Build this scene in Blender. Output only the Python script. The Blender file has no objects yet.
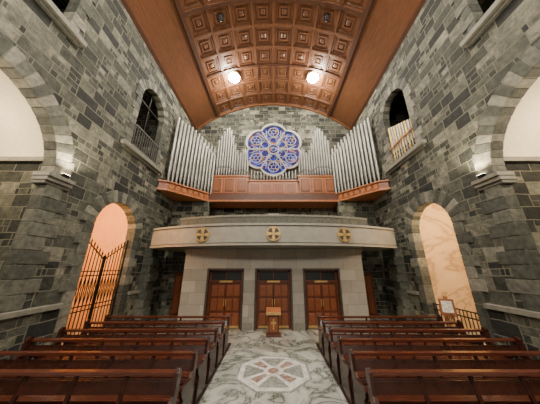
import bpy, math, random
from mathutils import Vector
from mathutils.geometry import tessellate_polygon
random.seed(7)
C=bpy.context.scene.collection
W=6.5; BACK=14.1; R=9.17; ZC=7.03; T=.32
# ---------------------------------------------------------------- materials
def newmat(n):
    m=bpy.data.materials.new(n); m.use_nodes=True
    nt=m.node_tree; b=nt.nodes['Principled BSDF']
    return m,nt,b
def N(nt,t,**k):
    n=nt.nodes.new(t)
    for a,v in k.items(): setattr(n,a,v)
    return n
def plain(n,col,rough=.5,metal=0,var=.0,scale=8,bump=0,stretch=None,emit=0):
    m,nt,b=newmat(n); b.inputs['Roughness'].default_value=rough; b.inputs['Metallic'].default_value=metal
    tc=N(nt,'ShaderNodeTexCoord'); no=N(nt,'ShaderNodeTexNoise'); no.inputs['Scale'].default_value=scale; no.inputs['Detail'].default_value=6
    if stretch:
        mp=N(nt,'ShaderNodeMapping'); mp.inputs['Scale'].default_value=stretch
        nt.links.new(tc.outputs['Object'],mp.inputs['Vector']); nt.links.new(mp.outputs[0],no.inputs['Vector'])
    else: nt.links.new(tc.outputs['Object'],no.inputs['Vector'])
    cr=N(nt,'ShaderNodeValToRGB'); cr.color_ramp.elements[0].position=.3; cr.color_ramp.elements[1].position=.7
    cr.color_ramp.elements[0].color=[c*(1-var) for c in col]+[1]; cr.color_ramp.elements[1].color=[min(1,c*(1+var)) for c in col]+[1]
    nt.links.new(no.outputs['Fac'],cr.inputs[0]); nt.links.new(cr.outputs[0],b.inputs['Base Color'])
    if bump:
        bp=N(nt,'ShaderNodeBump'); bp.inputs['Strength'].default_value=bump; bp.inputs['Distance'].default_value=.02
        nt.links.new(no.outputs['Fac'],bp.inputs['Height']); nt.links.new(bp.outputs[0],b.inputs['Normal'])
    if emit:
        nt.links.new(cr.outputs[0],b.inputs['Emission Color']); b.inputs['Emission Strength'].default_value=emit
    return m
def ramp(cr,els):
    r=cr.color_ramp
    while len(r.elements)<len(els): r.elements.new(.5)
    for e,(p,c) in zip(r.elements,els): e.position=p; e.color=(*c,1)
def brickvec(nt):
    tc=N(nt,'ShaderNodeTexCoord'); sp=N(nt,'ShaderNodeSeparateXYZ'); nt.links.new(tc.outputs['Object'],sp.inputs[0])
    ge=N(nt,'ShaderNodeNewGeometry'); sn=N(nt,'ShaderNodeSeparateXYZ'); nt.links.new(ge.outputs['True Normal'],sn.inputs[0])
    ab=N(nt,'ShaderNodeMath',operation='ABSOLUTE'); nt.links.new(sn.outputs[0],ab.inputs[0])
    gt=N(nt,'ShaderNodeMath',operation='GREATER_THAN'); gt.inputs[1].default_value=.5; nt.links.new(ab.outputs[0],gt.inputs[0])
    mx=N(nt,'ShaderNodeMix'); nt.links.new(gt.outputs[0],mx.inputs[0]); nt.links.new(sp.outputs[0],mx.inputs[2]); nt.links.new(sp.outputs[1],mx.inputs[3])
    cb=N(nt,'ShaderNodeCombineXYZ'); nt.links.new(mx.outputs[0],cb.inputs[0]); nt.links.new(sp.outputs[2],cb.inputs[1])
    return tc,cb
def stone(n,w,h,els,mort,ms=.02,sub=True,warp=.05,bump=.6,rough=.8):
    m,nt,b=newmat(n); tc,cb=brickvec(nt)
    nz=N(nt,'ShaderNodeTexNoise'); nz.inputs['Scale'].default_value=2.2; nz.inputs['Detail'].default_value=4; nt.links.new(tc.outputs['Object'],nz.inputs['Vector'])
    vm=N(nt,'ShaderNodeVectorMath',operation='SCALE'); vm.inputs['Scale'].default_value=warp; nt.links.new(nz.outputs['Color'],vm.inputs[0])
    va=N(nt,'ShaderNodeVectorMath',operation='ADD'); nt.links.new(cb.outputs[0],va.inputs[0]); nt.links.new(vm.outputs[0],va.inputs[1])
    def br(w,h,ms):
        t=N(nt,'ShaderNodeTexBrick'); t.offset=.5; t.squash=.65; t.squash_frequency=3
        t.inputs['Color1'].default_value=(0,0,0,1); t.inputs['Color2'].default_value=(1,1,1,1); t.inputs['Mortar'].default_value=(.5,.5,.5,1)
        t.inputs['Scale'].default_value=1; t.inputs['Mortar Size'].default_value=ms; t.inputs['Mortar Smooth'].default_value=.3
        t.inputs['Brick Width'].default_value=w; t.inputs['Row Height'].default_value=h
        nt.links.new(va.outputs[0],t.inputs['Vector']); return t
    A=br(w,h,ms); val=A.outputs['Color']; mo=A.outputs['Fac']
    if sub:
        B=br(w*.5,h*.5,ms*.8)
        g=N(nt,'ShaderNodeMath',operation='GREATER_THAN'); g.inputs[1].default_value=.6; nt.links.new(A.outputs['Color'],g.inputs[0])
        mv=N(nt,'ShaderNodeMix',data_type='RGBA'); nt.links.new(g.outputs[0],mv.inputs[0]); nt.links.new(B.outputs['Color'],mv.inputs[7]); val=mv.outputs[2]
        dv=N(nt,'ShaderNodeMath',operation='MULTIPLY'); dv.inputs[1].default_value=1.6; nt.links.new(A.outputs['Color'],dv.inputs[0]); nt.links.new(dv.outputs[0],mv.inputs[6])
        ml=N(nt,'ShaderNodeMath',operation='MULTIPLY'); nt.links.new(g.outputs[0],ml.inputs[0]); nt.links.new(B.outputs['Fac'],ml.inputs[1])
        mm=N(nt,'ShaderNodeMath',operation='MAXIMUM'); nt.links.new(ml.outputs[0],mm.inputs[0]); nt.links.new(A.outputs['Fac'],mm.inputs[1]); mo=mm.outputs[0]
    n2=N(nt,'ShaderNodeTexNoise'); n2.inputs['Scale'].default_value=4; n2.inputs['Detail'].default_value=9; n2.inputs['Roughness'].default_value=.72; nt.links.new(tc.outputs['Object'],n2.inputs['Vector'])
    ad=N(nt,'ShaderNodeMath',operation='MULTIPLY_ADD'); nt.links.new(n2.outputs['Fac'],ad.inputs[0]); ad.inputs[1].default_value=1.3
    sb=N(nt,'ShaderNodeMath',operation='SUBTRACT'); nt.links.new(val,sb.inputs[0]); sb.inputs[1].default_value=.65
    nt.links.new(sb.outputs[0],ad.inputs[2])
    cr=N(nt,'ShaderNodeValToRGB'); ramp(cr,els); nt.links.new(ad.outputs[0],cr.inputs[0])
    mc=N(nt,'ShaderNodeMix',data_type='RGBA'); nt.links.new(mo,mc.inputs[0]); nt.links.new(cr.outputs[0],mc.inputs[6]); mc.inputs[7].default_value=(*mort,1)
    nt.links.new(mc.outputs[2],b.inputs['Base Color']); b.inputs['Roughness'].default_value=rough
    hh=N(nt,'ShaderNodeMath',operation='MULTIPLY_ADD'); nt.links.new(mo,hh.inputs[0]); hh.inputs[1].default_value=-.7; nt.links.new(n2.outputs['Fac'],hh.inputs[2])
    bp=N(nt,'ShaderNodeBump'); bp.inputs['Strength'].default_value=bump; bp.inputs['Distance'].default_value=.07
    nt.links.new(hh.outputs[0],bp.inputs['Height']); nt.links.new(bp.outputs[0],b.inputs['Normal'])
    return m
M_STONE=stone('dark_ashlar',.80,.40,[(0,(.009,.010,.008)),(.3,(.026,.028,.020)),(.58,(.062,.063,.045)),(.82,(.130,.127,.090)),(1,(.25,.235,.17))],(.17,.158,.112),.018,bump=1.0,warp=.08)
M_ASH=stone('pale_ashlar',1.1,.5,[(0,(.25,.235,.20)),(.5,(.30,.28,.24)),(1,(.35,.33,.28))],(.16,.15,.13),.008,sub=False,warp=0,bump=.12,rough=.55)
VT=[plain('voussoir_dark',(.06,.062,.047),.75,var=.45,bump=.5),plain('voussoir_mid',(.11,.108,.083),.75,var=.4,bump=.5),plain('voussoir_light',(.20,.188,.142),.75,var=.35,bump=.5)]
M_MORT=plain('arch_mortar',(.20,.19,.145),.85,var=.2)
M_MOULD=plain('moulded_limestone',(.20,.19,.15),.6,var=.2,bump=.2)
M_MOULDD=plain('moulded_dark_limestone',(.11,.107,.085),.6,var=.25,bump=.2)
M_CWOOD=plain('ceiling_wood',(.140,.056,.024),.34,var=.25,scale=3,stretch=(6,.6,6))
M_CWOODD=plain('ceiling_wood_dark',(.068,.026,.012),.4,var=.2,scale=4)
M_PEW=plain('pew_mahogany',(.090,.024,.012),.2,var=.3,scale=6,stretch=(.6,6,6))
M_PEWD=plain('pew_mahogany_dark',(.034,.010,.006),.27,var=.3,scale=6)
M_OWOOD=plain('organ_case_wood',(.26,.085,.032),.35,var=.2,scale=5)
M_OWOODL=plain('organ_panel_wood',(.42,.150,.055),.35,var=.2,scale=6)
M_OWOODD=plain('organ_case_dark_wood',(.10,.036,.018),.4,var=.2,scale=6)  # darker tone of the case wood, also used on the lectern
M_PIPE=plain('organ_pipe_tin',(.34,.335,.30),.34,metal=.75,var=.15,scale=3)
M_PIPED=plain('organ_pipe_mouth',(.03,.03,.027),.6)
M_GOLD=plain('gilt_metal',(.60,.40,.15),.35,metal=.6,var=.15)
M_DOOR=plain('door_wood',(.12,.035,.016),.3,var=.25,scale=6,stretch=(6,6,.8))
M_DOORP=plain('door_panel_wood',(.22,.070,.03),.3,var=.25,scale=6,stretch=(6,6,.8))
M_BLACK=plain('black_iron',(.015,.013,.012),.45,metal=.5)
M_GREYI=plain('grey_iron',(.13,.125,.11),.45,metal=.4)
M_DGLASS=plain('dark_glass',(.03,.03,.03),.1)
M_CREAM=plain('cream_plaster',(.74,.66,.50),.8,var=.06)
M_PEACH=plain('peach_plaster',(.86,.54,.28),.8,var=.08,scale=1.5)
M_PAPER=plain('paper_print',(.7,.62,.5),.7,var=.3,scale=14)
M_LAMP=plain('lamp_glow',(1,.95,.86),.5,emit=260)
M_LAMPW=plain('warm_lamp_glow',(1,.8,.5),.5,emit=22)
def marble(n,base,vein,sc,rough=.15,floor=False,soft=.4):
    m,nt,b=newmat(n); tc=N(nt,'ShaderNodeTexCoord')
    mp=N(nt,'ShaderNodeMapping'); mp.inputs['Rotation'].default_value=(.3,.2,.6); nt.links.new(tc.outputs['Object'],mp.inputs[0])
    n1=N(nt,'ShaderNodeTexNoise'); n1.inputs['Scale'].default_value=sc; n1.inputs['Detail'].default_value=9; n1.inputs['Roughness'].default_value=.58; n1.inputs['Distortion'].default_value=1.4
    nt.links.new(mp.outputs[0],n1.inputs['Vector'])
    cr=N(nt,'ShaderNodeValToRGB'); mid=[(a*(1-soft)+c*soft) for a,c in zip(base,vein)]
    ramp(cr,[(.28,mid),(.40,base),(.47,mid),(.50,vein),(.525,mid),(.60,base),(.8,mid)])
    nt.links.new(n1.outputs['Fac'],cr.inputs[0]); out=cr.outputs[0]
    if floor:
        t=N(nt,'ShaderNodeTexBrick'); t.offset=0; t.inputs['Color1'].default_value=(1,1,1,1); t.inputs['Color2'].default_value=(.80,.84,.80,1); t.inputs['Mortar'].default_value=(.4,.4,.38,1)
        t.inputs['Scale'].default_value=1; t.inputs['Brick Width'].default_value=1.4; t.inputs['Row Height'].default_value=1.2; t.inputs['Mortar Size'].default_value=.005
        nt.links.new(tc.outputs['Object'],t.inputs['Vector'])
        mu=N(nt,'ShaderNodeMix',data_type='RGBA',blend_type='MULTIPLY'); mu.inputs[0].default_value=1
        nt.links.new(out,mu.inputs[6]); nt.links.new(t.outputs['Color'],mu.inputs[7]); out=mu.outputs[2]
    nt.links.new(out,b.inputs['Base Color']); b.inputs['Roughness'].default_value=rough
    return m
M_MARB=marble('floor_marble',(.52,.51,.47),(.10,.115,.095),.75,.14,True,.42)
M_CMARB=marble('cream_marble',(.88,.68,.42),(.56,.38,.20),.35,.35,soft=.2)
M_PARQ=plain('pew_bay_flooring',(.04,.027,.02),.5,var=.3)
M_WM=marble('white_marble',(.70,.68,.62),(.4,.4,.38),1.5,.18)
M_PM=marble('red_brown_marble',(.20,.12,.095),(.45,.36,.31),4,.18)
M_GM=marble('grey_marble',(.19,.20,.18),(.34,.35,.32),3,.18)
def glassmat():
    m,nt,b=newmat('stained_glass'); tc=N(nt,'ShaderNodeTexCoord')
    v=N(nt,'ShaderNodeTexVoronoi'); v.inputs['Scale'].default_value=3.8; nt.links.new(tc.outputs['Object'],v.inputs['Vector'])
    s=N(nt,'ShaderNodeSeparateColor'); nt.links.new(v.outputs['Color'],s.inputs[0])
    cr=N(nt,'ShaderNodeValToRGB'); cr.color_ramp.interpolation='CONSTANT'
    ramp(cr,[(0,(.004,.010,.30)),(.3,(.008,.045,.60)),(.5,(.05,.008,.22)),(.64,(.10,.13,.80)),(.76,(.30,.02,.14)),(.85,(.45,.40,.80)),(.93,(.70,.20,.03))])
    nt.links.new(s.outputs[0],cr.inputs[0])
    v2=N(nt,'ShaderNodeTexVoronoi',feature='DISTANCE_TO_EDGE'); v2.inputs['Scale'].default_value=3.8; nt.links.new(tc.outputs['Object'],v2.inputs['Vector'])
    g=N(nt,'ShaderNodeMath',operation='GREATER_THAN'); g.inputs[1].default_value=.035; nt.links.new(v2.outputs['Distance'],g.inputs[0])
    mu=N(nt,'ShaderNodeMix',data_type='RGBA',blend_type='MULTIPLY'); mu.inputs[0].default_value=1
    nt.links.new(cr.outputs[0],mu.inputs[6]); nt.links.new(g.outputs[0],mu.inputs[7])
    b.inputs['Base Color'].default_value=(.01,.01,.02,1); nt.links.new(mu.outputs[2],b.inputs['Emission Color']); b.inputs['Emission Strength'].default_value=.75
    b.inputs['Roughness'].default_value=.6; b.inputs['Specular IOR Level'].default_value=.15
    return m
M_GLASS=glassmat()
# ---------------------------------------------------------------- mesh builder
class MB:
    def __init__(s): s.v=[];s.f=[];s.m=[];s.ms=[]
    def mi(s,m):
        if m not in s.ms: s.ms.append(m)
        return s.ms.index(m)
    def add(s,vs,fs,m):
        o=len(s.v); s.v+= [tuple(v) for v in vs]; k=s.mi(m)
        for f in fs: s.f.append([i+o for i in f]); s.m.append(k)
    def hexa(s,p,m):
        s.add(p,[(0,3,2,1),(4,5,6,7),(0,1,5,4),(1,2,6,5),(2,3,7,6),(3,0,4,7)],m)
    def box(s,x0,x1,y0,y1,z0,z1,m):
        if x0>x1:x0,x1=x1,x0
        if y0>y1:y0,y1=y1,y0
        s.hexa([(x0,y0,z0),(x1,y0,z0),(x1,y1,z0),(x0,y1,z0),(x0,y0,z1),(x1,y0,z1),(x1,y1,z1),(x0,y1,z1)],m)
    def prism(s,poly,z0,z1,m,mp=lambda a,b,c:(a,b,c)):
        n=len(poly)
        vs=[mp(a,b,z0) for a,b in poly]+[mp(a,b,z1) for a,b in poly]
        tri=tessellate_polygon([[Vector((a,b,0)) for a,b in poly]])
        fs=[tuple(t) for t in tri]+[tuple(i+n for i in t[::-1]) for t in tri]
        fs+=[(i,(i+1)%n,(i+1)%n+n,i+n) for i in range(n)]
        s.add(vs,fs,m)
    def lathe(s,prof,c,m,n=16,axis='z'):
        vs=[];fs=[]
        for r,h in prof:
            for i in range(n):
                a=2*math.pi*i/n; p=(r*math.cos(a),r*math.sin(a),h)
                if axis=='y': p=(p[0],h,p[1])
                if axis=='x': p=(h,p[0],p[1])
                vs.append((c[0]+p[0],c[1]+p[1],c[2]+p[2]))
        for j in range(len(prof)-1):
            for i in range(n):
                fs.append((j*n+i,j*n+(i+1)%n,(j+1)*n+(i+1)%n,(j+1)*n+i))
        fs.append(tuple(range(n))[::-1]); fs.append(tuple(range((len(prof)-1)*n,len(prof)*n)))
        s.add(vs,fs,m)
    def torus(s,c,r,t,m,n=28,k=6,axis='y'):
        vs=[];fs=[]
        for i in range(n):
            a=2*math.pi*i/n
            for j in range(k):
                b=2*math.pi*j/k; rr=r+t*math.cos(b); h=t*math.sin(b)
                p=(rr*math.cos(a),h,rr*math.sin(a)) if axis=='y' else (rr*math.cos(a),rr*math.sin(a),h)
                vs.append((c[0]+p[0],c[1]+p[1],c[2]+p[2]))
        for i in range(n):
            for j in range(k):
                fs.append((i*k+j,i*k+(j+1)%k,((i+1)%n)*k+(j+1)%k,((i+1)%n)*k+j))
        s.add(vs,fs,m)
    def bar(s,p,q,t,m):
        p=Vector(p);q=Vector(q);d=(q-p).normalized(); u=d.cross(Vector((0,0,1)))
        if u.length<.1: u=d.cross(Vector((1,0,0)))
        u.normalize(); w=d.cross(u)*t; u=u*t
        s.hexa([p-u-w,p+u-w,p+u+w,p-u+w,q-u-w,q+u-w,q+u+w,q-u+w],m)
    def obj(s,name,parent=None,smooth=False,bevel=0):
        me=bpy.data.meshes.new(name); me.from_pydata(s.v,[],s.f)
        for m in s.ms: me.materials.append(m)
        for p,k in zip(me.polygons,s.m): p.material_index=k; p.use_smooth=smooth
        import bmesh
        bm=bmesh.new(); bm.from_mesh(me); bmesh.ops.recalc_face_normals(bm,faces=bm.faces); bm.to_mesh(me); bm.free()
        if smooth:
            try: me.set_sharp_from_angle(angle=math.radians(40))
            except Exception: pass
        o=bpy.data.objects.new(name,me); C.objects.link(o)
        if parent: o.parent=parent
        if bevel:
            b=o.modifiers.new('bevel','BEVEL'); b.width=bevel; b.segments=2; b.limit_method='ANGLE'
        return o
def empty(name,loc=(0,0,0)):
    e=bpy.data.objects.new(name,None); C.objects.link(e); e.location=loc; return e
def arch(yc,r,z0,sp,n=24):
    return [(yc-r,z0)]+[(yc-r*math.cos(math.pi*i/n),sp+r*math.sin(math.pi*i/n)) for i in range(n+1)]+[(yc+r,z0)]
def holed(mb,outer,holes,mp,d,m):
    loops=[outer]+holes; flat=[p for l in loops for p in l]; n=len(flat)
    tri=tessellate_polygon([[Vector((a,b,0)) for a,b in l] for l in loops])
    vs=[mp(a,b,0) for a,b in flat]+[mp(a,b,d) for a,b in flat]
    fs=[tuple(t) for t in tri]+[tuple(i+n for i in t[::-1]) for t in tri]
    o=0
    for l in loops:
        k=len(l)
        for i in range(k): a=o+i;b=o+(i+1)%k; fs.append((a,b,b+n,a+n))
        o+=k
    mb.add(vs,fs,m)
# ---------------------------------------------------------------- side walls
DY,DR,DS=8.2,1.1,4.1
WY,WR,WB,WS=8.75,.98,7.8,10.75
AY,AR,AS=3.1,2.2,5.2
XI=W+T
def surround(mb,s,yc,r,sp,th,proud,n,z0=None,depth=T+.01):
    X0=s*(W-proud); X1=s*(W+depth)
    last=-1
    for i in range(36):
        a0=math.pi*i/36;a1=math.pi*(i+1)/36
        mb.hexa([(X,yc-rr*math.cos(a),sp+rr*math.sin(a)) for X in (s*(W-proud+.015),X1) for rr,a in ((r-.003,a0),(r+th-.04,a0),(r+th-.04,a1),(r-.003,a1))],M_MORT)
    for i in range(n):
        a0=math.pi*i/n+.010/r; a1=math.pi*(i+1)/n-.010/r
        k=random.choice([j for j in (0,0,1,1,2,2) if j!=last]); last=k
        r0=r-.015; r1=r+th+random.uniform(-.05,.05)
        pts=[]
        for X in (X0,X1):
            for (rr,a) in ((r0,a0),(r1,a0),(r1,a1),(r0,a1)):
                pts.append((X,yc-rr*math.cos(a),sp+rr*math.sin(a)))
        mb.hexa(pts,VT[k])
    if z0 is not None:
        h=.36; nz=int(round((sp-z0)/h)); h=(sp-z0)/nz
        for sg in (-1,1): mb.box(s*(W-proud+.015),X1,yc+sg*(r-.003),yc+sg*(r+th*.64),z0,sp,M_MORT)
        for i in range(nz):
            for sg in (-1,1):
                t=th*(1.05 if i%2 else .68)
                mb.box(X0,X1,yc+sg*(r-.015),yc+sg*(r+t),z0+i*h+.008,z0+(i+1)*h-.008,VT[random.choice((0,0,1,1,2))])
for s,side in ((-1,'left'),(1,'right')):
    mb=MB()
    mp=lambda a,b,c:(s*(W+c),a,b)
    holed(mb,[(-8,0),(BACK,0),(BACK,13.6),(-8,13.6)],
          [[(DY-DR,.0001)]+arch(DY,DR,.0001,DS)[1:-1]+[(DY+DR,.0001)],arch(WY,WR,WB,WS),arch(AY,AR,.0001,AS),arch(AY,1.2,9.8,12.0)],mp,T,M_STONE)
    wall=mb.obj('wall_'+side)
    mb=MB()
    surround(mb,s,DY,DR,DS,.5,.05,17,0)
    surround(mb,s,WY,WR,WS,.42,.05,15,WB)
    surround(mb,s,AY,AR,AS,.5,.06,29)
    surround(mb,s,AY,1.2,12.0,.4,.05,13,9.8)
    for yc,r,z in ((WY,WR,WB),(AY,1.2,9.8)):
        mb.box(s*(W-.2),s*(XI),yc-r-.5,yc+r+.5,z-.18,z,M_MOULD)
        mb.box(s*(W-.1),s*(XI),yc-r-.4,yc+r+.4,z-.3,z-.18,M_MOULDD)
    for ya,yb in ((AY+AR-.1,AY+AR+.6),(AY-AR-.6,AY-AR+.1)):
        for k,(z0,z1,p) in enumerate(((4.86,4.96,.04),(4.96,5.08,.09),(5.08,5.2,.14))):
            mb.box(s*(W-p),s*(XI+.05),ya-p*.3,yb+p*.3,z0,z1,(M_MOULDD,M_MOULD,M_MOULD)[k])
    for sg,y0 in ((1,AY+AR),(-1,AY-AR)):
        for i in range(9):
            t=.7 if i%2 else .45; h=3.3/9
            mb.box(s*(W-.025),s*(XI+.01),y0-sg*.01,y0+sg*t,1.56+i*h+.006,1.56+(i+1)*h-.006,VT[random.choice((0,0,1,1))])
    mb.obj('trim_arch_stones_'+side,bevel=.012)
    mb=MB()
    for ya,yb in ((-8,AY-AR+.02),(AY+AR-.08,DY-DR-.4),(DY+DR+.4,12.2)):
        mb.box(s*(W-.1),s*(W+.02),ya,yb,0,1.42,M_STONE); mb.box(s*(W-.16),s*(W+.02),ya-.02,yb+.02,1.42,1.55,M_MOULD); mb.box(s*(W-.15),s*(W+.02),ya,yb,0,.25,M_MOULDD)
    mb.obj('baseboard_'+side,bevel=.01)
    mb=MB()
    mb.box(s*11,s*11.4,-8,BACK,0,14,M_STONE)
    mb.box(s*XI,s*11,5.85,6.2,0,14,M_STONE); mb.box(s*XI,s*11,10.6,10.9,0,14,M_STONE); mb.box(s*XI,s*11,0,.35,0,14,M_STONE)
    mb.box(s*XI,s*11.4,-8,BACK,13.6,14,M_STONE)
    mb.box(s*XI,s*11,6.2,10.6,7.3,7.6,M_STONE)
    mb.obj('wall_aisle_'+side)
    mb=MB(); n=20
    pts=[]
    for i in range(n+1):
        a=math.pi*i/n; pts.append((AY-2.75*math.cos(a),6.0+1.9*math.sin(a)))
    vs=[(s*XI,y,z) for y,z in pts]+[(s*11,y,z) for y,z in pts]
    mb.add(vs,[(i,i+1,i+n+2,i+n+1) for i in range(n)],M_CREAM)
    mb.box(s*XI,s*11,AY-2.75,AY-2.6,5.85,6.0,M_MOULD); mb.box(s*XI,s*11,AY+2.6,AY+2.75,5.85,6.0,M_MOULD)
    mb.obj('ceiling_aisle_'+side,smooth=True)
    mb=MB(); mm=M_PEACH if s<0 else M_CMARB
    mb.box(s*9.2,s*9.3,6.2,10.6,0,6.5,mm); mb.box(s*(XI+.02),s*9.2,10.1,10.2,0,6.5,mm); mb.box(s*(XI+.02),s*9.2,6.25,6.35,0,6.5,mm)
    mb.box(s*(XI+.02),s*9.3,6.2,10.6,6.5,6.6,M_PEACH)
    mb.obj('wall_passage_'+side)
    for (x,y,z,e,col) in ((7.9,7.3,5.4,400 if s<0 else 330,(1,.60,.24) if s<0 else (1,.78,.48)),(8.6,4.1,6.6,300,(1,.80,.55))):
        g=empty('pendant_lamp',(s*x,y,z))
        top=6.5 if y>6 else 7.75
        m2=MB(); m2.lathe([(.02,top-z),(.02,.14),(.1,.12),(.14,0)],(0,0,0),M_BLACK,12); m2.obj('lamp_shade',g)
        m2=MB(); m2.lathe([(.05,-.0),(.11,-.05),(.11,-.12),(.05,-.17)],(0,0,0),M_LAMPW,12); m2.obj('lamp_bulb',g)
        L=bpy.data.lights.new('lamp_light','POINT'); L.energy=e; L.color=col; L.shadow_soft_size=.15
        o=bpy.data.objects.new('lamp_light',L); o.location=(0,0,-.35); o.parent=g; C.objects.link(o)
# ---------------------------------------------------------------- back wall + floor
mb=MB(); mb.box(-11.4,11.4,BACK,BACK+.4,0,17,M_STONE); mb.obj('wall_back')
mb=MB(); mb.box(-11.4,11.4,-8,BACK+.4,-.2,0,M_MARB); mb.obj('floor')
mb=MB()
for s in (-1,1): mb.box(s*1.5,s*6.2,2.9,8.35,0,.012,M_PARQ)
mb.obj('floor_pew_bays')
def ngon(r,n,rot=0,cx=0,cy=0): return [(cx+r*math.cos(rot+2*math.pi*i/n),cy+r*math.sin(rot+2*math.pi*i/n)) for i in range(n)]
mb=MB(); cy=6.35
mb.prism(ngon(1.02,8,math.pi/8,0,cy),0,.004,M_GM); mb.prism(ngon(.96,8,math.pi/8,0,cy),0,.006,M_WM)
mb.prism(ngon(.82,8,math.pi/8,0,cy),0,.008,M_GM)
for k in range(4):
    a=math.pi/4+k*math.pi/2; c,s_=math.cos(a),math.sin(a)
    def rt(p): return (p[0]*c-p[1]*s_, cy+p[0]*s_+p[1]*c)
    mb.prism([rt(p) for p in ((.0,-.09),(.76,-.26),(.76,.26),(0,.09))],0,.010,M_WM)
    mb.prism([rt(p) for p in ((.1,-.03),(.68,-.13),(.68,.13),(.1,.03))],0,.012,M_PM)
mb.prism(ngon(.26,24,0,0,cy),0,.014,M_WM); mb.prism(ngon(.15,24,0,0,cy),0,.016,M_PM)
mb.obj('floor_medallion')
# ---------------------------------------------------------------- ceiling
def CP(a,y,o): return ((R+o)*math.sin(a),y,ZC+(R+o)*math.cos(a))
mb=MB(); A0=math.radians(30.2); A1=math.radians(45.15)
nc=8; cw=2*A0/nc; Y0=-8.0; cl=1.2175; nr=18
rings=[(0,0),(.05,0),(.065,.07),(.15,.07),(.165,.11),(.26,.11),(.275,.06),(.34,.06),(.36,.12),(.43,.06)]
for j in range(nr):
    y0=Y0+.185+j*cl
    if y0+cl>BACK+.2: break
    for i in range(nc):
        a0=-A0+i*cw; vs=[]
        for (f,o) in rings:
            for (p,q) in ((f,f),(1-f,f),(1-f,1-f),(f,1-f)):
                vs.append(CP(a0+cw*p,y0+cl*q,o))
        for k in range(len(rings)-1):
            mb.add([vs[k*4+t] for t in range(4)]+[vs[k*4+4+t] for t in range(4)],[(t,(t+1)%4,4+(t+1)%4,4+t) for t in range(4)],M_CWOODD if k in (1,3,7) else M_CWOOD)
        mb.add(vs[-4:],[(0,1,2,3)],M_CWOOD)
def ribarc(y0,y1,a0,a1,o0,o1,m,n=24):
    for i in range(n):
        b0=a0+(a1-a0)*i/n;b1=a0+(a1-a0)*(i+1)/n
        mb.hexa([CP(b0,y0,o0),CP(b1,y0,o0),CP(b1,y1,o0),CP(b0,y1,o0),CP(b0,y0,o1),CP(b1,y0,o1),CP(b1,y1,o1),CP(b0,y1,o1)],m)
y=Y0+.185
while y<BACK+.1:
    ribarc(y-.07,y+.07,-A0,A0,-.04,.02,M_CWOODD); y+=cl*3
for s in (-1,1):
    ribarc(-8,BACK,s*A0,s*(A0+.025),-.1,.3,M_CWOODD,2)
    d=(A1-A0-.025); b=A0+.025
    ribarc(-8,BACK,s*b,s*(b+d-.0015),0,.1,M_CWOOD,8)
    ribarc(-8,BACK,s*(A1-.012),s*(A1+.01),-.1,.1,M_CWOODD,1)
ribarc(-8,BACK,-A1,A1,.32,.4,M_CWOODD,24)
ribarc(BACK-.12,BACK,-A1,A1,-.1,.3,M_CWOOD,30)
mb.obj('ceiling')
def downlight(x,y,lit,e=0):
    a=math.asin(x/R); z=ZC+R*math.cos(a)
    g=empty('ceiling_spotlight',(x,y,z)); k=1.6 if lit else .6  # lit lamps are enlarged to stand in for their glare
    m2=MB(); m2.lathe([(.26*k,.1),(.28*k,-.04),(.27*k,-.1),(.22*k,-.12)],(0,0,0),M_GOLD if lit else M_BLACK,18); m2.obj('housing',g)
    m2=MB(); m2.lathe([(.25*k,-.12),(.24*k,-.2),(.17*k,-.28),(.06*k,-.32)],(0,0,0),M_LAMP if lit else M_DGLASS,18); m2.obj('lens',g)
    if e:
        L=bpy.data.lights.new('bulb','POINT'); L.energy=e; L.color=(1,.92,.76); L.shadow_soft_size=.22
        o=bpy.data.objects.new('bulb',L); o.location=(0,0,-.8); o.parent=g; C.objects.link(o)
for s in (-1,1):
    downlight(s*2.85,10.97,True,560)
    downlight(s*2.9,7.32,False)
    downlight(s*2.85,2.4,True,600)
    downlight(s*2.85,-3.6,True,480)
# ---------------------------------------------------------------- vestibule (door block)
mb=MB(); VY=9.9; VW=4.2
dx=2.23; dw=.80; dh=2.48
holes=[[(c-dw,.0001),(c-dw,dh),(c+dw,dh),(c+dw,.0001)] for c in (-dx,0,dx)]
holed(mb,[(-VW,0),(-VW,3.44),(VW,3.44),(VW,0)],holes,lambda a,b,c:(a,VY+c,b),.45,M_ASH)
for s in (-1,1): mb.box(s*(VW-.4),s*VW,VY+.45,12.25,0,3.44,M_ASH)
mb.box(-VW-.05,VW+.05,VY-.05,VY+.3,3.25,3.44,M_ASH)
for a,b in ((-VW-.04,-dx-dw-.12),(-dx+dw+.12,-dw-.12),(dw+.12,dx-dw-.12),(dx+dw+.12,VW+.04)):
    mb.box(a,b,VY-.04,VY+.02,0,.3,M_MOULD)
mb.obj('wall_vestibule',bevel=.008)
mb=MB()
M_DSUR=plain('dark_marble_architrave',(.06,.045,.036),.35,var=.3)
for c in (-dx,0,dx):
    mb.box(c-dw-.06,c-dw+.02,VY-.03,VY+.35,0,dh+.06,M_DSUR); mb.box(c+dw-.02,c+dw+.06,VY-.03,VY+.35,0,dh+.06,M_DSUR)
    mb.box(c-dw,c+dw,VY-.03,VY+.35,dh-.02,dh+.06,M_DSUR)
mb.obj('trim_door_architraves')
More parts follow.
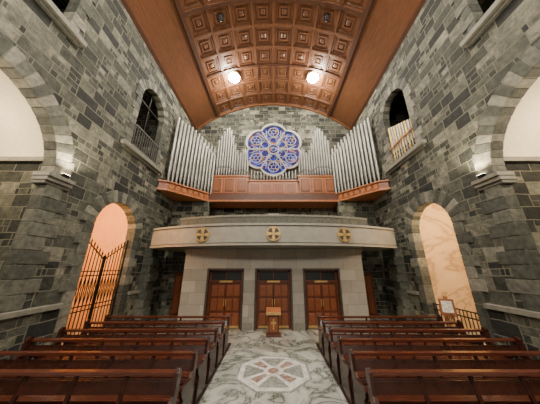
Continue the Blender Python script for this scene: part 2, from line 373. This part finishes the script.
for i,c in enumerate((-dx,0,dx)):
    g=empty('door_%d'%(i+1),(c,VY+.2,0)); w=dw-.02
    m2=MB()
    for s in (-1,1): m2.box(s*w,s*(w-.08),0,.12,0,dh-.02,M_DOOR)
    m2.box(-w,w,0,.12,dh-.1,dh-.02,M_DOOR); m2.box(-w,w,-.02,.12,1.9,2.0,M_DOOR)
    m2.box(-.02,.02,0,.1,2.0,dh-.1,M_DOOR)
    m2.box(-w,w,.05,.07,2.0,dh-.1,M_DGLASS); m2.box(-.3,.3,-.03,.0,1.91,1.99,M_GOLD)
    m2.obj('frame_and_transom',g)
    for s in (-1,1):
        m2=MB(); x0=.008; x1=w-.085
        m2.box(s*x0,s*x1,.04,.09,.01,1.89,M_DOOR)
        for (z0,z1) in ((.14,.62),(.72,1.22),(1.32,1.78)):
            for q in (0,1):
                xa=x0+.05+q*(x1-x0-.06)/2; xb=xa+(x1-x0-.14)/2
                m2.box(s*xa,s*xb,.02,.05,z0,z1,M_DOORP)
                m2.box(s*(xa+.04),s*(xb-.04),.005,.03,z0+.05,z1-.05,M_DOORP)
        m2.box(s*.03,s*.06,-.04,.04,.9,1.2,M_GOLD); m2.box(s*.02,s*(x1-.02),.03,.04,.02,.12,M_GOLD)
        m2.obj('leaf_1' if s<0 else 'leaf_2',g,bevel=.006)
mb=MB()
for s in (-1,1):
    mb.box(s*VW,s*W,12.4,12.7,0,6.67,M_STONE)
    mb.box(s*4.9,s*5.7,12.33,12.42,0,2.3,M_DOOR); mb.box(s*5.0,s*5.28,12.3,12.34,.2,2.1,M_DOORP); mb.box(s*5.32,s*5.6,12.3,12.34,.2,2.1,M_DOORP)
mb.obj('wall_recess_infill')
mb=MB()
for s in (-1,1):
    for i in range(9):
        mb.box(s*(6.0 if i%2 else 6.08),s*6.49,10.35,10.9,i*.383+.006,(i+1)*.383-.006,VT[random.choice((0,0,1))])
mb.obj('wall_gallery_piers',bevel=.01)
# ---------------------------------------------------------------- balcony
g=empty('gallery_balcony')
BW=6.05
def by(x): 
    t=abs(x)/BW; return 10.0-1.4*(1-t**2.4)
def curved(mb,y0o,y1o,z0,z1,m,x0=-BW,x1=BW,n=48):
    for i in range(n):
        a=x0+(x1-x0)*i/n;b=x0+(x1-x0)*(i+1)/n
        mb.hexa([(a,by(a)+y0o,z0),(b,by(b)+y0o,z0),(b,by(b)+y1o,z0),(a,by(a)+y1o,z0),(a,by(a)+y0o,z1),(b,by(b)+y0o,z1),(b,by(b)+y1o,z1),(a,by(a)+y1o,z1)],m)
M_BAL=plain('balcony_limestone',(.30,.28,.235),.5,var=.12,bump=.05,scale=3)
mb=MB(); curved(mb,0,.25,3.6,4.3,M_BAL)
for s in (-1,1): mb.box(s*(BW-.02),s*(BW-.3),by(BW),12.2,3.56,4.42,M_BAL)
mb.obj('parapet',g)
mb=MB(); curved(mb,-.05,.32,4.33,4.43,M_BAL); curved(mb,-.03,.3,3.47,3.56,M_BAL); mb.obj('parapet_mouldings',g)
mb=MB(); n=48
for i in range(n):
    a=-BW+2*BW*i/n;b=-BW+2*BW*(i+1)/n
    mb.hexa([(a,by(a)+.05,3.47),(b,by(b)+.05,3.47),(b,12.25,3.47),(a,12.25,3.47),(a,by(a)+.05,3.75),(b,by(b)+.05,3.75),(b,12.25,3.75),(a,12.25,3.75)],M_BAL)
mb.obj('deck',g)
M_MEDB=plain('medallion_dark_ground',(.07,.055,.035),.5)
for k,x in enumerate((-3.12,0,3.12)):
    mb=MB(); y=by(x)-.04; z=3.95
    mb.lathe([(.31,.1),(.31,-.02),(.29,-.03)],(x,y,z),M_MEDB,28,'y')
    mb.torus((x,y-.03,z),.29,.03,M_GOLD)
    for q in range(4):
        a=q*math.pi/2; c,s_=math.cos(a),math.sin(a)
        poly=[(x+p*c-r_*s_,z+p*s_+r_*c) for p,r_ in ((0,-.025),(.26,-.085),(.26,.085),(0,.025))]
        mb.prism(poly,y-.07,y-.02,M_GOLD,lambda a_,b_,c_:(a_,c_,b_))
    mb.obj('cross_medallion_%d'%(k+1),g)
mb=MB()
curved(mb,.78,.9,4.92,5.02,M_MOULD,-4.9,4.9); curved(mb,.82,.86,3.75,4.92,M_MOULDD,-4.9,4.9)
for i in range(21):
    x=-4.85+9.7*i/20; y=by(x)+.8
    mb.box(x-.03,x+.03,y-.01,y+.05,3.75,4.95,M_MOULDD)
mb.obj('choir_rail',g)
g=empty('organ_console',(0,10.4,3.75))
mb=MB(); mb.box(-.6,.6,0,.6,0,1.3,M_OWOOD); mb.box(-.65,.65,-.05,.65,1.3,1.36,M_OWOODL)
mb.box(-.55,.55,.1,.3,1.36,1.6,M_OWOODD); mb.box(-.3,.3,-.02,.02,1.38,1.56,M_PAPER); mb.box(-.5,.5,-.03,0,.2,1.1,M_OWOODL)
mb.obj('console_case',g,bevel=.01)
mb=MB(); mb.box(-.6,.6,.95,1.25,.5,.56,M_OWOOD)
for x in (-.55,.5): mb.box(x,x+.05,.98,1.22,0,.5,M_OWOOD)
mb.obj('console_bench',g)
# ---------------------------------------------------------------- organ
org=empty('pipe_organ')
def pipe(mb,x,y,z0,z1,r,m=None,yaw=0):
    m=m or M_PIPE; fh=min(.7,(z1-z0)*.2)
    mb.lathe([(r*.3,z0),(r,z0+fh),(r,z1),(r*.97,z1)],(x,y,0),m,12)
    c,s_=math.cos(yaw),math.sin(yaw)
    p=[]
    for d in (r*1.02,r*.8):
        for (u,zz) in ((-r*.6,z0+fh),(r*.6,z0+fh),(r*.45,z0+fh+r*1.3),(-r*.45,z0+fh+r*1.3)):
            lx,ly=u,-d; p.append((x+lx*c-ly*s_,y+lx*s_+ly*c,zz))
    mb.hexa([p[0],p[1],p[5],p[4],p[3],p[2],p[6],p[7]],M_PIPED)
for s,nm in ((-1,'left'),(1,'right')):
    mb=MB()
    foot=[(s*6.45,10.35),(s*6.0,10.55),(s*4.3,12.55),(s*4.3,14.05),(s*6.45,14.05)]
    mb.prism(foot,6.78,7.25,M_OWOOD)
    foot2=[(s*6.46,10.25),(s*5.96,10.46),(s*4.25,12.46),(s*4.25,14.05),(s*6.46,14.05)]
    mb.prism(foot2,6.68,6.8,M_OWOODL); mb.prism(foot2,7.2,7.28,M_OWOODL)
    for i in range(7):
        t=(i+.5)/7; x=6.0+(4.3-6.0)*t; y=10.55+2.0*t; d=Vector((4.3-6.0,2.0)).normalized()
        mb.hexa([(s*(x+d.x*u-.03*d.y*q),y+d.y*u-(.03)*q*abs(d.x),z) for z in (6.86,7.14) for (u,q) in ((-.12,0),(.12,0),(.12,1),(-.12,1))],M_OWOODL)
    mb.obj('wing_case_'+nm,org,bevel=.01)
    mb=MB(); npp=13
    for i in range(npp):
        t=i/(npp-1); x=6.25+(4.35-6.25)*t; y=10.85+(13.0-10.85)*t; zt=11.95-1.5*t**1.1
        pipe(mb,s*x,y,7.25,zt,.098,yaw=s*.72)
    for i in range(11):
        t=i/10; x=6.3+(4.5-6.3)*t; y=11.3+(13.3-11.3)*t
        pipe(mb,s*x,y,7.25,12.1-1.2*abs(t-.25),.08,yaw=s*.72)
    for i in range(9):
        t=i/8; pipe(mb,s*(6.2-1.5*t),12.6+.9*t,7.25,12.2-1.3*t,.09)
    mb.obj('wing_pipes_'+nm,org,smooth=True)
    mb=MB()
    mb.box(s*4.45,s*1.75,13.05,14.05,7.25,8.75,M_OWOOD); mb.box(s*4.5,s*1.7,12.98,14.05,8.72,8.84,M_OWOODL); mb.box(s*4.48,s*1.72,13.0,14.05,7.25,7.4,M_OWOODL)
    for i in range(3):
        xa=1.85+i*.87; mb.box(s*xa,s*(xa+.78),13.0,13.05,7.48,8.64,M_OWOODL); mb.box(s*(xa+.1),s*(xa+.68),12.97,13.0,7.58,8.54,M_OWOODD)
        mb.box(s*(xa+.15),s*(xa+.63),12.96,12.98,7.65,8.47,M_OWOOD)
    mb.obj('inner_case_'+nm,org,bevel=.01)
    mb=MB()
    hs=[11.9,12.3,12.7,12.95,12.7,12.2,11.5,10.9,10.6,10.8,11.1,10.6,10.2]
    for i,h in enumerate(hs):
        pipe(mb,s*(4.2-i*.19),13.25,8.84,h,.078)
    for i,h in enumerate(hs[:12]):
        pipe(mb,s*(4.1-i*.19),13.5,8.84,h+.3,.065)
    mb.obj('inner_pipes_'+nm,org,smooth=True)
mb=MB()
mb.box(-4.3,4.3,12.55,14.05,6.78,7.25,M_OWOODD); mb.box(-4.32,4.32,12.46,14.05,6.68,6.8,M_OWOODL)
mb.box(-1.74,1.74,12.85,14.05,7.25,8.3,M_OWOOD); mb.box(-1.8,1.8,12.78,14.05,8.28,8.38,M_OWOODL)
for i in range(4):
    xa=-1.66+i*.84; mb.box(xa,xa+.78,12.8,12.85,7.36,8.2,M_OWOODL); mb.box(xa+.1,xa+.68,12.77,12.8,7.46,8.1,M_OWOOD)
mb.obj('centre_case',org,bevel=.01)
mb=MB()
for i in range(15):
    x=-1.6+i*3.2/14; pipe(mb,x,13.2,8.38,8.85+.5*abs(x)/1.6,.06)
mb.obj('centre_pipes',org,smooth=True)
# ---------------------------------------------------------------- rose window
mb=MB(); cz=11.6
M_TR=plain('window_tracery_stone',(.40,.38,.34),.6,var=.08)
P=lambda a,b,c:(a,c,b+cz)
def lobed(r,d,n=96):
    return [((r+d*abs(math.cos(3*(t-math.pi/2)))**.7)*math.cos(t),(r+d*abs(math.cos(3*(t-math.pi/2)))**.7)*math.sin(t)) for t in [2*math.pi*i/n for i in range(n)]]
def loopring(o,i_,y0,y1,m):
    n=len(o)
    for k in range(n):
        k2=(k+1)%n
        mb.hexa([P(*o[k],y0),P(*o[k2],y0),P(*i_[k2],y0),P(*i_[k],y0),P(*o[k],y1),P(*o[k2],y1),P(*i_[k2],y1),P(*i_[k],y1)],m)
mb.prism(lobed(1.85,.36),14.0,14.06,M_GLASS,P)
loopring(lobed(2.02,.42),lobed(1.88,.36),13.86,14.1,M_TR)
def rg(cx,cz_,r,t=.04): mb.torus((cx,13.96,cz_+cz),r,t,M_TR,26,6)
rg(0,0,.42,.045); rg(0,0,1.12,.025); rg(0,0,.2,.025)
for k in range(6):
    a=math.pi/2+k*math.pi/3; c,s_=math.cos(a),math.sin(a)
    rg(1.6*c,1.6*s_,.42,.035); rg(1.6*c,1.6*s_,.16,.02)
    rg(.78*c,.78*s_,.30,.025)
    for q in range(6):
        b=a+q*math.pi/3; mb.bar((1.6*c+.16*math.cos(b),13.97,cz+1.6*s_+.16*math.sin(b)),(1.6*c+.42*math.cos(b),13.97,cz+1.6*s_+.42*math.sin(b)),.014,M_TR)
    a+=math.pi/6; c,s_=math.cos(a),math.sin(a)
    mb.bar((.42*c,13.96,cz+.42*s_),(1.9*c,13.96,cz+1.9*s_),.04,M_TR)
    rg(1.45*c,1.45*s_,.2,.02)
    for d in (-.2,.2):
        mb.bar((1.12*c,13.96,cz+1.12*s_),(1.85*math.cos(a+d),13.96,cz+1.85*math.sin(a+d)),.02,M_TR)
mb.obj('stained_glass_rose_window')
# ---------------------------------------------------------------- pews
def build_pew():
    mb=MB(); L=4.3; h=L/2
    prof=[(-.36,.012),(.22,.012),(.24,.3),(.22,.5),(.27,.72),(.32,.9),(.30,1.0),(.22,1.03),(.15,.98),(.14,.86),(.11,.7),(.02,.63),(-.18,.64),(-.3,.66),(-.36,.6),(-.34,.52),(-.27,.45),(-.3,.25)]
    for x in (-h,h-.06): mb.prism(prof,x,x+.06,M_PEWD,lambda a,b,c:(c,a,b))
    x0,x1=-h+.06,h-.06
    mb.box(x0,x1,-.3,.16,.42,.46,M_PEW)
    mb.box(x0,x1,-.29,-.26,.34,.42,M_PEW)
    def slant(z0,z1,t,m):
        ya=.13+.22*(z0-.45)/.5; yb=.13+.22*(z1-.45)/.5
        mb.hexa([(x0,ya,z0),(x1,ya,z0),(x1,ya+t,z0),(x0,ya+t,z0),(x0,yb,z1),(x1,yb,z1),(x1,yb+t,z1),(x0,yb+t,z1)],m)
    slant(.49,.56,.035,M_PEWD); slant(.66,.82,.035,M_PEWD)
    mb.box(x0,x1,.25,.36,.9,.955,M_PEW)
    for i in range(6):
        x=x0+(x1-x0)*i/5-.03
        xx0,xx1=max(x,x0),min(x+.06,x1)
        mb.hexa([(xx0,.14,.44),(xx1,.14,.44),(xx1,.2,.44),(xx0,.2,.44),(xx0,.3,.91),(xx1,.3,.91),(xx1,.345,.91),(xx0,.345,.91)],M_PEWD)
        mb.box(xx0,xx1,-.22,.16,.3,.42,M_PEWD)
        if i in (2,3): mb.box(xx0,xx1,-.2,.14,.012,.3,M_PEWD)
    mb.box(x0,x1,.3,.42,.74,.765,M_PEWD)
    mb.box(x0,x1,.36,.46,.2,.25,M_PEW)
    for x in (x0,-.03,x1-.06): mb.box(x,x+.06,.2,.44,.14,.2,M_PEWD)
    return mb
pm=build_pew(); first=None
for k in range(6):
    for s in (-1,1):
        if first is None:
            o=pm.obj('church_pew',bevel=.008); first=o
        else:
            o=bpy.data.objects.new('church_pew',first.data); C.objects.link(o)
            b=o.modifiers.new('bevel','BEVEL'); b.width=.008; b.segments=2; b.limit_method='ANGLE'
        o.location=(s*3.68,3.74+k*.78,0)
# ---------------------------------------------------------------- lectern
g=empty('lectern',(0,9.2,0))
mb=MB(); mb.box(-.3,.3,-.18,.18,0,.07,M_OWOODD)
mb.hexa([(-.2,-.13,.07),(.2,-.13,.07),(.2,.13,.07),(-.2,.13,.07),(-.24,-.12,.8),(.24,-.12,.8),(.24,.12,.8),(-.24,.12,.8)],M_OWOODD)
mb.box(-.16,.16,-.15,-.12,.16,.7,M_OWOOD); mb.box(-.03,.03,-.17,-.14,.25,.62,M_GOLD); mb.box(-.1,.1,-.17,-.14,.45,.51,M_GOLD); mb.obj('pedestal',g,bevel=.01)
mb=MB(); mb.hexa([(-.3,-.25,.78),(.3,-.25,.78),(.3,.2,.92),(-.3,.2,.92),(-.3,-.25,.84),(.3,-.25,.84),(.3,.2,.99),(-.3,.2,.99)],M_OWOODL)
mb.box(-.3,.3,-.28,-.24,.78,.87,M_GOLD); mb.obj('book_rest',g,bevel=.008)
# ---------------------------------------------------------------- iron gates
mb=MB(); X=-6.68; st=(2*DR-.1)/14
def topz(y): 
    t=abs(y-DY)/DR; return 2.95+.75*t
for y_ in [DY-DR+.05+i*st for i in range(15)]:
    mb.bar((X,y_,.05),(X,y_,topz(y_)),.011,M_BLACK)
    mb.lathe([(.022,topz(y_)),(.03,topz(y_)+.05),(.003,topz(y_)+.16)],(X,y_,0),M_BLACK,6)
for z in (.12,1.15,1.3,2.3,2.45): mb.bar((X,DY-DR+.03,z),(X,DY+DR-.03,z),.016,M_BLACK)
for i in range(14):
    ya=DY-DR+.05+i*st; mb.bar((X,ya,topz(ya)-.08),(X,ya+st,topz(ya+st)-.08),.016,M_BLACK)
    mb.bar((X,ya,1.3),(X,ya+st,2.3),.006,M_BLACK); mb.bar((X,ya+st,1.3),(X,ya,2.3),.006,M_BLACK)
for y_ in (DY-DR+.03,DY-.03,DY+.03,DY+DR-.03): mb.bar((X,y_,0),(X,y_,topz(y_)+.05),.024,M_BLACK)
mb.obj('wrought_iron_gate')
mb=MB(); X=6.68
for i in range(15): mb.bar((X,DY-DR+.05+i*st,.03),(X,DY-DR+.05+i*st,1.15),.011,M_BLACK)
for z in (.12,.95,1.15): mb.bar((X,DY-DR+.03,z),(X,DY+DR-.03,z),.018,M_BLACK)
mb.obj('low_iron_railing')
# ---------------------------------------------------------------- gallery openings
mb=MB(); X=-6.76   # slim frame with one mullion and transom
zt=WS+WR-.02
mb.bar((X,WY,WB),(X,WY,zt),.03,M_BLACK); mb.bar((X,WY-WR+.02,WS),(X,WY+WR-.02,WS),.03,M_BLACK)
for sg in (-1,1): mb.bar((X,WY+sg*(WR-.03),WB),(X,WY+sg*(WR-.03),WS),.025,M_BLACK)
mb.obj('window_1')
mb=MB()
for i in range(13): mb.bar((-6.42,WY-WR+.03+i*.158,WB),(-6.42,WY-WR+.03+i*.158,WB+1.15),.014,M_GREYI)
for z in (WB+.1,WB+1.15): mb.bar((-6.42,WY-WR+.02,z),(-6.42,WY+WR-.02,z),.032,M_GREYI)
mb.obj('gallery_window_railing')
g=empty('organ_pipes_in_gallery_opening')
mb=MB()
for i in range(9):
    y_=WY-WR+.16+i*.208; pipe(mb,6.62,y_,WB+.1,WB+1.6+.09*i,.078,M_PIPE if i%2 else M_GOLD,yaw=-math.pi/2)
mb.obj('pipes',g,smooth=True)
mb=MB(); mb.box(6.48,6.76,WY-WR+.03,WY+WR-.03,WB,WB+.14,M_OWOOD)
mb.bar((6.5,WY-WR+.03,WB+1.0),(6.5,WY+WR-.03,WB+1.0),.025,M_OWOODL); mb.obj('pipe_rack',g)
def pt(name,loc,e,col,r=.1):
    L=bpy.data.lights.new(name,'POINT'); L.energy=e; L.color=col; L.shadow_soft_size=r
    o=bpy.data.objects.new(name,L); o.location=loc; C.objects.link(o); return o
pt('gallery_room_light',(-9,8.6,11),22,(1,.85,.65))
for s in (-1,1):
    g=empty('floodlight_uplighter',(s*(W-.1),AY+AR+.3,5.2))
    m2=MB(); m2.box(-.05,.05,-.08,.08,0,.03,M_BLACK); m2.hexa([(-.05,-.08,.04),(.05,-.08,.04),(.05,.08,.04),(-.05,.08,.04),(-.06,-.1,.1),(.06,-.1,.1),(.06,.1,.1),(-.06,.1,.1)],M_BLACK); m2.box(-.02,.02,-.02,.02,.02,.05,M_BLACK)
    m2.box(-.055,.055,-.09,.09,.1,.11,M_LAMPW); m2.obj('lamp_head',g)
    L=bpy.data.lights.new('uplight','SPOT'); L.energy=420; L.color=(1,.85,.60); L.spot_size=2.6; L.spot_blend=.9; L.shadow_soft_size=.08
    o=bpy.data.objects.new('uplight',L); o.parent=g; o.location=(-s*.3,0,.16); o.rotation_euler=(math.pi,0,0); C.objects.link(o)
g=empty('display_easel',(6.12,7.85,0))
mb=MB()
for a,b in (((-.16,-.1,0),(-.03,0,1.6)),((.16,-.1,0),(.03,0,1.6)),((0,.2,0),(0,.02,1.5))): mb.bar(a,b,.018,M_OWOOD)
mb.bar((-.2,-.06,1.0),(.2,-.06,1.0),.02,M_OWOOD); mb.obj('easel_legs',g)
mb=MB()
mb.hexa([(-.21,-.11,1.04),(.21,-.11,1.04),(.21,-.07,1.04),(-.21,-.07,1.04),(-.21,-.05,1.52),(.21,-.05,1.52),(.21,-.01,1.52),(-.21,-.01,1.52)],M_OWOOD)
mb.hexa([(-.15,-.12,1.10),(.15,-.12,1.10),(.15,-.09,1.10),(-.15,-.09,1.10),(-.15,-.07,1.46),(.15,-.07,1.46),(.15,-.03,1.46),(-.15,-.03,1.46)],M_PAPER)
mb.obj('framed_picture',g); g.rotation_euler=(0,0,-.6)
# ---------------------------------------------------------------- nave lighting (fill lights added behind the viewer, no fixtures)
for x in (-3.5,3.5):
    L=bpy.data.lights.new('nave_fill_light','AREA'); L.shape='DISK'; L.size=1.6; L.energy=430; L.color=(1,.92,.8)
    o=bpy.data.objects.new('nave_fill_light',L); o.location=(x,-4,9); C.objects.link(o)
    d=Vector((x*.3,12,8))-Vector(o.location); o.rotation_euler=d.to_track_quat('-Z','Y').to_euler()
w=bpy.data.worlds.new('World'); bpy.context.scene.world=w; w.use_nodes=True
bg=w.node_tree.nodes['Background']; bg.inputs[0].default_value=(1,.93,.82,1); bg.inputs[1].default_value=.27
# ---------------------------------------------------------------- camera
cam=bpy.data.cameras.new('Camera'); co=bpy.data.objects.new('Camera',cam); C.objects.link(co)
cam.sensor_width=36; cam.lens=13.33; cam.shift_x=-.0065; cam.clip_start=.05
co.location=(0,0,2.6); co.rotation_euler=(math.radians(108),0,0)
bpy.context.scene.camera=co
